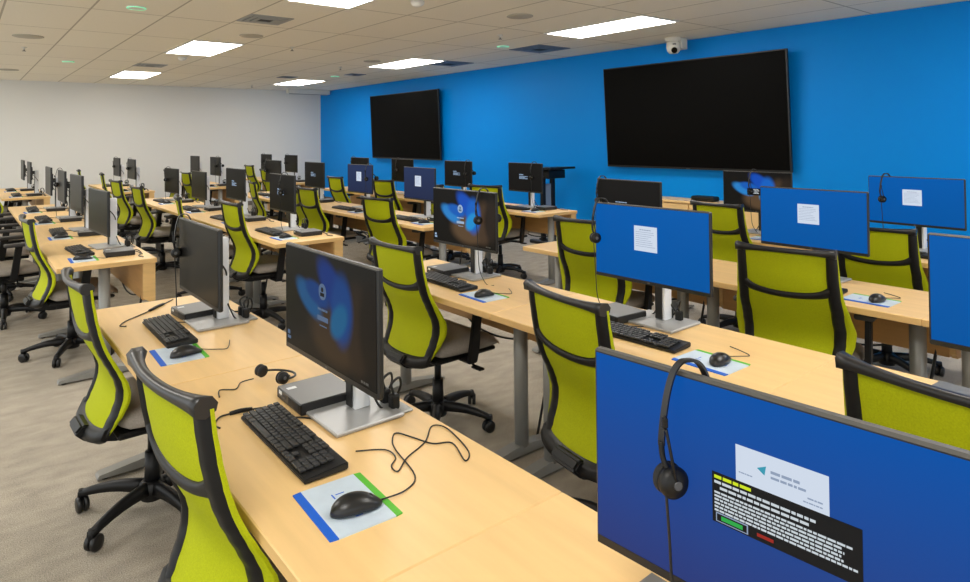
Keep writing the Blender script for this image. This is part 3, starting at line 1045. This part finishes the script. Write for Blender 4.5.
def make_headset_flat():
    """Lies on a desk, band in the XY plane."""
    r = empty('headset')
    b = NB()
    tube(b, [(.075 * cos(pi * i / 12), .075 * sin(pi * i / 12) * 1.1, .03 - .012 * sin(pi * i / 12)) for i in range(13)], .0045, 6, 3); obj('headband', b, M['rail'], r)
    earcup(r, (.070, -.012, .037), (1, -.1, .15)); earcup(r, (-.070, -.012, .037), (-1, -.1, .15))
    b = NB(); tube(b, [(.075, -.02, .03), (.06, .03, .02), (.02, .055, .012)], .003, 6); bx(b, .012, .058, .012, .02, .01, .01, .004); obj('microphone_boom', b, M['black'], r)
    b = NB(); tube(b, [(-.075, -.04, .012), (-.10, -.08, .004), (-.06, -.13, .003), (-.10, -.17, .003), (-.04, -.21, .003)], .0022, 6); obj('cable', b, M['cable'], r)
    return r


def make_outlet():
    r = empty('desk_power_outlet')
    b = NB(); bx(b, 0, 0, .004, .075, .13, .007, .003); obj('cover_plate', b, M['leg'], r)
    for sy in (-.028, .02):
        b = NB(); bx(b, -.005, sy, .028, .026, .028, .042, .006, 0, None, 2); p = obj('plug', b, M['black'], r)
        b = NB(); tube(b, [(-.005, sy, .046), (-.01, sy + .005, .075), (.02, sy + .012, .085), (.035, sy + .03, .05), (.03, sy + .06, .01), (.0, sy + .10, .004)], .0038, 6); obj('plug_cable', b, M['cable'], p)
    return r


# ------------------------------------------------------------------ stations
COLX = [.752, 2.118, 3.425, 4.795]
COLC = [.752, 2.118, 3.40, 4.77]
ROW = ['leftmost row', 'second row from left', 'third row from left', 'row along blue wall']
FR = [.3885, 1.611, 2.8335]
BK = [5.311, 6.541, 7.771, 9.001]
FA = [11.65, 12.9]
ST = []     # (column, slot, y)
for c in range(4):
    for k, y in enumerate(FR):
        ST.append((c, 'f%d' % k, y))
    for k, y in enumerate(BK):
        ST.append((c, 'b%d' % k, y))
    for k, y in enumerate(FA):
        ST.append((c, 'w%d' % k, y))
SLOT = {'f0': 'desk nearest the camera', 'f1': 'second desk before the aisle', 'f2': 'last desk before the aisle',
        'b0': 'first desk past the aisle', 'b1': 'second desk past the aisle', 'b2': 'third desk past the aisle', 'b3': 'fourth desk past the aisle',
        'w0': 'far block, nearer desk', 'w1': 'far block, desk by white wall'}


def where(c, s):
    return ROW[c] + ', ' + SLOT[s]


# screen shown at each station, and its swivel in degrees (counter-clockwise from above)
KIND = {(0, 'f0'): 'near', (0, 'f1'): 'bloom_dim', (0, 'f2'): 'off', (1, 'f0'): 'blue', (1, 'f1'): 'blue', (1, 'f2'): 'bloom',
        (2, 'f1'): 'blue', (2, 'f2'): 'text', (3, 'f1'): 'blue', (3, 'f2'): 'dialog',
        (1, 'b0'): 'logo', (1, 'b1'): 'logo', (2, 'b0'): 'dusk', (2, 'b1'): 'dusk', (2, 'b2'): 'logo', (3, 'b0'): 'logo', (3, 'b1'): 'logo'}
# monitor: screen offset from the desk centre, y, swivel, height adjustment
MON = {(0, 'f0'): (.095, .452, 3.6, -.063), (0, 'f1'): (.046, 1.672, .4, -.03), (0, 'f2'): (.037, 2.879, .3, -.06), (1, 'f1'): (.088, 1.632, .5, 0), (1, 'f2'): (.078, 2.867, 1.2, 0),
       (1, 'f0'): (.077, .370, -.3, 0), (2, 'f1'): (.095, 1.565, -1.5, 0), (2, 'f2'): (.079, 2.75, -4, -.005), (3, 'f1'): (.095, 1.51, -3.4, 0), (3, 'f2'): (.095, 2.59, 0, 0),
       (1, 'b0'): (.056, 5.40, -.6, -.008), (1, 'b1'): (.095, 6.72, 0, 0), (1, 'b2'): (.075, 7.94, 0, -.07), (1, 'b3'): (.054, 9.10, 2.8, -.07), (0, 'b0'): (.045, 5.45, 4, -.062), (0, 'b1'): (.053, 6.65, 2, 0),
       (2, 'b0'): (.095, 5.29, -1.1, .004), (2, 'b1'): (.095, 6.49, .5, .002), (2, 'b2'): (.095, 7.68, 0, 0), (3, 'b0'): (.092, 5.24, -1.5, .004), (3, 'b1'): (.085, 6.46, 0, 0)}
DESC = {'near': 'blue-screen monitor with black notice', 'bloom_dim': 'dim lock-screen monitor', 'off': 'dark monitor', 'blue': 'blue-screen monitor with white page',
        'bloom': 'lock-screen monitor with blue picture', 'text': 'black-screen monitor with white text', 'dialog': 'monitor with picture and notice', 'logo': 'black monitor with pale text',
        'dusk': 'dusky blue monitor with white page'}
# headset: y offset from the monitor centre along its top edge (None: none)
HEAD = {(0, 'f0'): .112, (1, 'f1'): .248, (1, 'f2'): -.17, (2, 'f2'): .235, (3, 'f1'): .17, (3, 'f2'): .02, (0, 'f2'): .235, (2, 'b1'): -.2, (3, 'b0'): -.15, (3, 'b1'): -.2,
        (3, 'b2'): .1, (3, 'b3'): .2, (1, 'b0'): -.05, (1, 'b3'): .15, (0, 'b2'): .2, (2, 'w0'): -.12, (3, 'w0'): .2, (1, 'w0'): .15, (1, 'w1'): .1, (3, 'w1'): .15, (2, 'b3'): .22}
# chairs: top rail's offset from the desk centre, its y, turn in degrees, height of the top rail
CH = {(0, 'f1'): (-.40, 1.52, 5, 1.01), (0, 'f2'): (-.40, 2.93, 2, .99), (1, 'f1'): (-.49, 1.565, -9, .975), (1, 'f2'): (-.40, 2.82, 2, .985), (1, 'f0'): (-.46, .48, -9, .97),
      (2, 'f1'): (-.46, 1.43, 10, 1.0), (2, 'f2'): (-.38, 2.71, 8, 1.005), (3, 'f1'): (-.42, 1.56, 8, .945), (3, 'f2'): (-.36, 2.64, -4, 1.01),
      (2, 'b0'): (-.41, 5.2, 10, .975), (2, 'b1'): (-.42, 6.70, 3, .985), (2, 'b2'): (-.40, 7.1, -8, .98), (2, 'b3'): (-.40, 8.45, -10, .97),
      (3, 'b0'): (-.37, 5.3, 13, 1.01), (3, 'b1'): (-.40, 6.3, 0, .97), (3, 'b2'): (-.42, 7.4, 8, .975), (3, 'b3'): (-.43, 8.76, 2, .96),
      (1, 'b0'): (-.42, 5.28, 2, 1.02), (1, 'b1'): (-.53, 6.42, -11, 1.0), (1, 'b2'): (-.57, 8.0, 3, 1.01), (1, 'b3'): (-.56, 9.3, 6, 1.02), (0, 'b0'): (-.39, 5.42, 3, .995),
      (0, 'b1'): (-.72, 6.75, 8, .98), (0, 'b2'): (-.70, 7.9, -4, .98), (0, 'b3'): (-.66, 9.1, 5, .98),
      (1, 'w0'): (-.42, 11.2, -6, 1.03), (1, 'w1'): (-.5, 12.95, -6, 1.03), (3, 'w1'): (-.42, 12.4, 0, 1.03)}
BASE = {(0, 'f2'): -22, (0, 'b0'): 9, (1, 'f2'): -6, (0, 'f1'): 14}     # turn of the five-star base, degrees
SKIP = {(k_, c_, 'f0') for k_ in ('chair', 'monitor', 'keyboard', 'mat', 'mouse', 'computer', 'outlet') for c_ in (2, 3)}
YO = [0, -.02, -.045, -.06]      # the rows are not set quite level with each other
for k_, l_ in {'chair': [(0, 'f0')], 'keyboard': [(0, 'f0'), (1, 'f0'), (1, 'w0'), (2, 'f2'), (2, 'b2'), (2, 'w0'), (3, 'f2'), (3, 'b1'), (3, 'b2'), (3, 'b3'), (3, 'w0'), (3, 'w1')], 'mat': [(0, 'f0'), (1, 'f0'), (1, 'w1'), (2, 'f2'), (2, 'b2'), (2, 'w1'), (3, 'f1'), (3, 'b1'), (3, 'b2'), (3, 'b3'), (3, 'w0'), (3, 'w1')], 'mouse': [(0, 'f0'), (1, 'f0'), (1, 'b1'), (2, 'f2'), (2, 'b2'), (2, 'w1'), (3, 'f1'), (3, 'b1'), (3, 'b3'), (3, 'w0')], 'outlet': [(0, 'f0'), (0, 'b1'), (1, 'f0'), (2, 'f1'), (2, 'f2'), (2, 'b0'), (2, 'b1'), (2, 'b2'), (2, 'b3'), (2, 'w1'), (3, 'f1'), (3, 'f2'), (3, 'b1'), (3, 'b2'), (3, 'b3'), (3, 'w1')], 'computer': [(2, 'f2'), (2, 'b3'), (2, 'w1'), (3, 'f1'), (3, 'f2'), (3, 'b1'), (3, 'b2'), (3, 'w1')]}.items():
    SKIP |= {(k_, c_, s_) for c_, s_ in l_}

protos = {}


def get(key, fn, *a):
    """First call builds the thing and returns it, later calls return a full copy."""
    if key not in protos:
        protos[key] = fn(*a)
        return protos[key]
    return dup(protos[key])


CABLE_A1 = [(.73, 1.22), (.77, 1.22), (.82, 1.26), (.85, 1.39), (.87, 1.44), (.9, 1.47), (.92, 1.42), (.94, 1.36), (.98, 1.33), (.95, 1.24), (.985, 1.27), (1.015, 1.38), (1.015, 1.43), (.99, 1.44),
            (.93, 1.38), (.85, 1.34), (.8, 1.3), (.8, 1.33), (.83, 1.36), (.83, 1.41), (.77, 1.45)]

for (c, s, y) in ST:
    X = COLX[c]
    y += YO[c]
    wh = where(c, s)

    def use(kind):
        return (kind, c, s) not in SKIP
    if use('table'):
        t = get('table', make_table); t.location = (X, y, 0)
        tag(t, 'maple training table with grey legs, ' + wh, 'table', 'maple training tables in rows')
    if use('chair'):
        dx, cy, a, zt = CH.get((c, s), (-.42, y - .05, random.uniform(-8, 8), .98))
        a = radians(a)
        bt = radians(BASE.get((c, s), random.uniform(-36, 36))) - a * ((c, s) in BASE)
        dz = zt - .972
        ox, oy = COLC[c] + dx + .275 * cos(a), cy + .275 * sin(a)
        # keep the back clear of the desk edge it stands before
        reach = max(cos(a) * p.x - sin(a) * p.y for p in [back_pt(u / 8, z - dz) for u in range(-8, 9) for z in (.707, .715, .73, .742)])
        ox = min(ox, X - .283 - .006 - reach)
        ch = get('chair', make_chair); ch.location = (ox, oy, 0); ch.rotation_euler = (0, 0, a)
        for q in ch.children:
            if q.name.split('.')[0] not in ('gas_lift', 'hub', 'leg'):
                q.location.z = min(dz, .015) if q.name.startswith('armrest') else dz
            elif q.name.split('.')[0] == 'leg':
                q.rotation_euler.z = bt
        tag(ch, 'lime mesh office chair, ' + wh, 'office chair', 'lime mesh office chairs')
    k = KIND.get((c, s), 'off')
    ddx, my, sw, mz = MON.get((c, s), (.065, y + .02, 0, 0))
    mx = X + .071 + ddx
    sw = radians(sw)
    if use('monitor'):
        mo = get('monitor_' + k, make_monitor, k); mo.location = (mx, my, TH); mo.rotation_euler = (0, 0, sw)
        for q in mo.children:
            if q.name.split('.')[0] in ('housing', 'screen'):
                q.location.z = mz
        tag(mo, DESC[k] + ', ' + wh, 'monitor', 'desk monitors on silver stands')
    near = s[0] == 'f'
    if use('keyboard'):
        sep = (c, s) in ((0, 'f1'), (0, 'f2'))
        kb = get('keyboard_s' if sep else 'keyboard', make_keyboard, sep); kb.location = (X - .088, y - .01, TH); kb.rotation_euler = (0, 0, radians(random.uniform(-3, 3)))
        tag(kb, 'black wired keyboard, ' + wh, 'keyboard', 'black keyboards')
    jx, jy = random.uniform(-.012, .012), random.uniform(-.02, .02)
    px, py = X - .108, y - .355
    if (c, s) == (0, 'f2'):
        px, py = .628, 2.525
    if use('mat'):
        pd = get('pad', make_pad); pd.location = (px, py, TH); pd.rotation_euler = (0, 0, radians(random.uniform(-3, 3)))
        tag(pd, 'mouse mat with coloured strips, ' + wh, 'mouse mat', 'striped mouse mats')
    if use('mouse'):
        if (c, s) == (0, 'f1'):
            a = radians(-10)
            ox, oy = px + .006, py - .035
            loc = []
            for qx, qy in CABLE_A1:
                ddx, ddy = qx - ox, qy - oy
                loc.append((ddx * cos(a) + ddy * sin(a), -ddx * sin(a) + ddy * cos(a), -.0005))
            loc = [(.054, 0, .006)] + loc[1:]
            ms = make_mouse(loc); ms.location = (ox, oy, TH + .0033); ms.rotation_euler = (0, 0, a)
        else:
            ms = get('mouse', make_mouse); ms.location = (px + .008 + jx, py - .02 + jy, TH + .0033); ms.rotation_euler = (0, 0, radians(random.uniform(-12, 18)))
        tag(ms, 'black wired mouse on its mat, ' + wh, 'mouse', 'black computer mice')
    if use('computer'):
        pc = get('pc', make_pc)
        if near:
            pc.location = (X + .085, y + .205, TH)
        else:
            pc.location = (X + .11, y - .31, TH)
        pc.rotation_euler = (0, 0, radians(random.uniform(-5, 5)))
        tag(pc, 'small black desktop computer, ' + wh, 'computer', 'small desktop computers')
    if use('outlet'):
        ou = get('outlet', make_outlet); ou.location = (X + .225, y - .005 + .02, TH)
        tag(ou, 'desk power outlet with black plugs, ' + wh, 'power outlet', 'desk power outlets')
    if (c, s) in HEAD and use('headset'):
        hd = get('headset', make_headset_hung)
        off = HEAD[(c, s)]
        p = Matrix.Rotation(sw, 3, 'Z') @ V3((-.060, off, 0))
        hd.location = (mx + p.x, my + p.y, TH + MZ + MH + mz); hd.rotation_euler = (0, 0, sw)
        tag(hd, 'black headset hung over the monitor, ' + wh, 'headset', 'black headsets')

# headset lying beside the computer on the leftmost row
hd = make_headset_flat(); hd.location = (.79, 2.03, TH); hd.rotation_euler = (0, 0, radians(-75)); hd.scale = (.82, .82, .82)
tag(hd, 'black headset lying on the desk beside the small computer, leftmost row', 'headset', 'black headsets')
# loose adapter leads on the two near desks of the leftmost row
for pts, lb in (([(.55, 1.80), (.545, 1.83), (.57, 1.87), (.60, 1.875), (.66, 1.865), (.705, 1.85)], 'short looped headset lead with inline switch, beside the near keyboard of the leftmost row'),
                ([(.55, 3.04), (.53, 3.06), (.56, 3.12), (.62, 3.18), (.68, 3.24), (.76, 3.33), (.82, 3.40)], 'looped headset lead with inline switch, at the aisle end of the leftmost front row')):
    r = empty('headset_lead', (pts[0][0], pts[0][1], TH))
    q = [(a - pts[0][0], b_ - pts[0][1], .003) for a, b_ in pts]
    b = NB(); tube(b, q, .0024, 6); obj('cord', b, M['cable'], r)
    b = NB(); m = q[-2]; n = q[-3]
    tube(b, [n, ((m[0] + n[0]) / 2, (m[1] + n[1]) / 2, .006), m], .0065, 8, 3); obj('inline_switch', b, M['black'], r)
    tag(r, lb, 'cable', 'headset leads')

# ------------------------------------------------------------------ camera, world, render look
cam = bpy.data.cameras.new('camera')
co = bpy.data.objects.new('camera', cam)
C.objects.link(co)
f_, cx_, cy_, yaw, pit, rol = 645.88, 475.19, 128.78, .675066, -.013594, .010527
F = V3((sin(yaw) * cos(pit), cos(yaw) * cos(pit), -sin(pit)))
Rt = V3((cos(yaw), -sin(yaw), 0))
D = F.cross(Rt)
R2 = Rt * cos(rol) + D * sin(rol)
D2 = -Rt * sin(rol) + D * cos(rol)
Mx = Matrix((R2, -D2, -F)).transposed().to_4x4()
Mx.translation = (0, 0, 1.5176)
co.matrix_world = Mx
cam.sensor_width = 36.0
cam.lens = f_ / 970 * 36.0
cam.shift_x = (485 - cx_) / 970
cam.shift_y = (cy_ - 291) / 970
cam.clip_start = .02
S.camera = co

w = bpy.data.worlds.new('world')
S.world = w
w.use_nodes = True
w.node_tree.nodes['Background'].inputs[0].default_value = (.97, 1.0, 1.0, 1)
w.node_tree.nodes['Background'].inputs[1].default_value = 1.75
S.view_settings.view_transform = 'Standard'
S.view_settings.look = 'None'
S.view_settings.exposure = 0
S.view_settings.gamma = 1
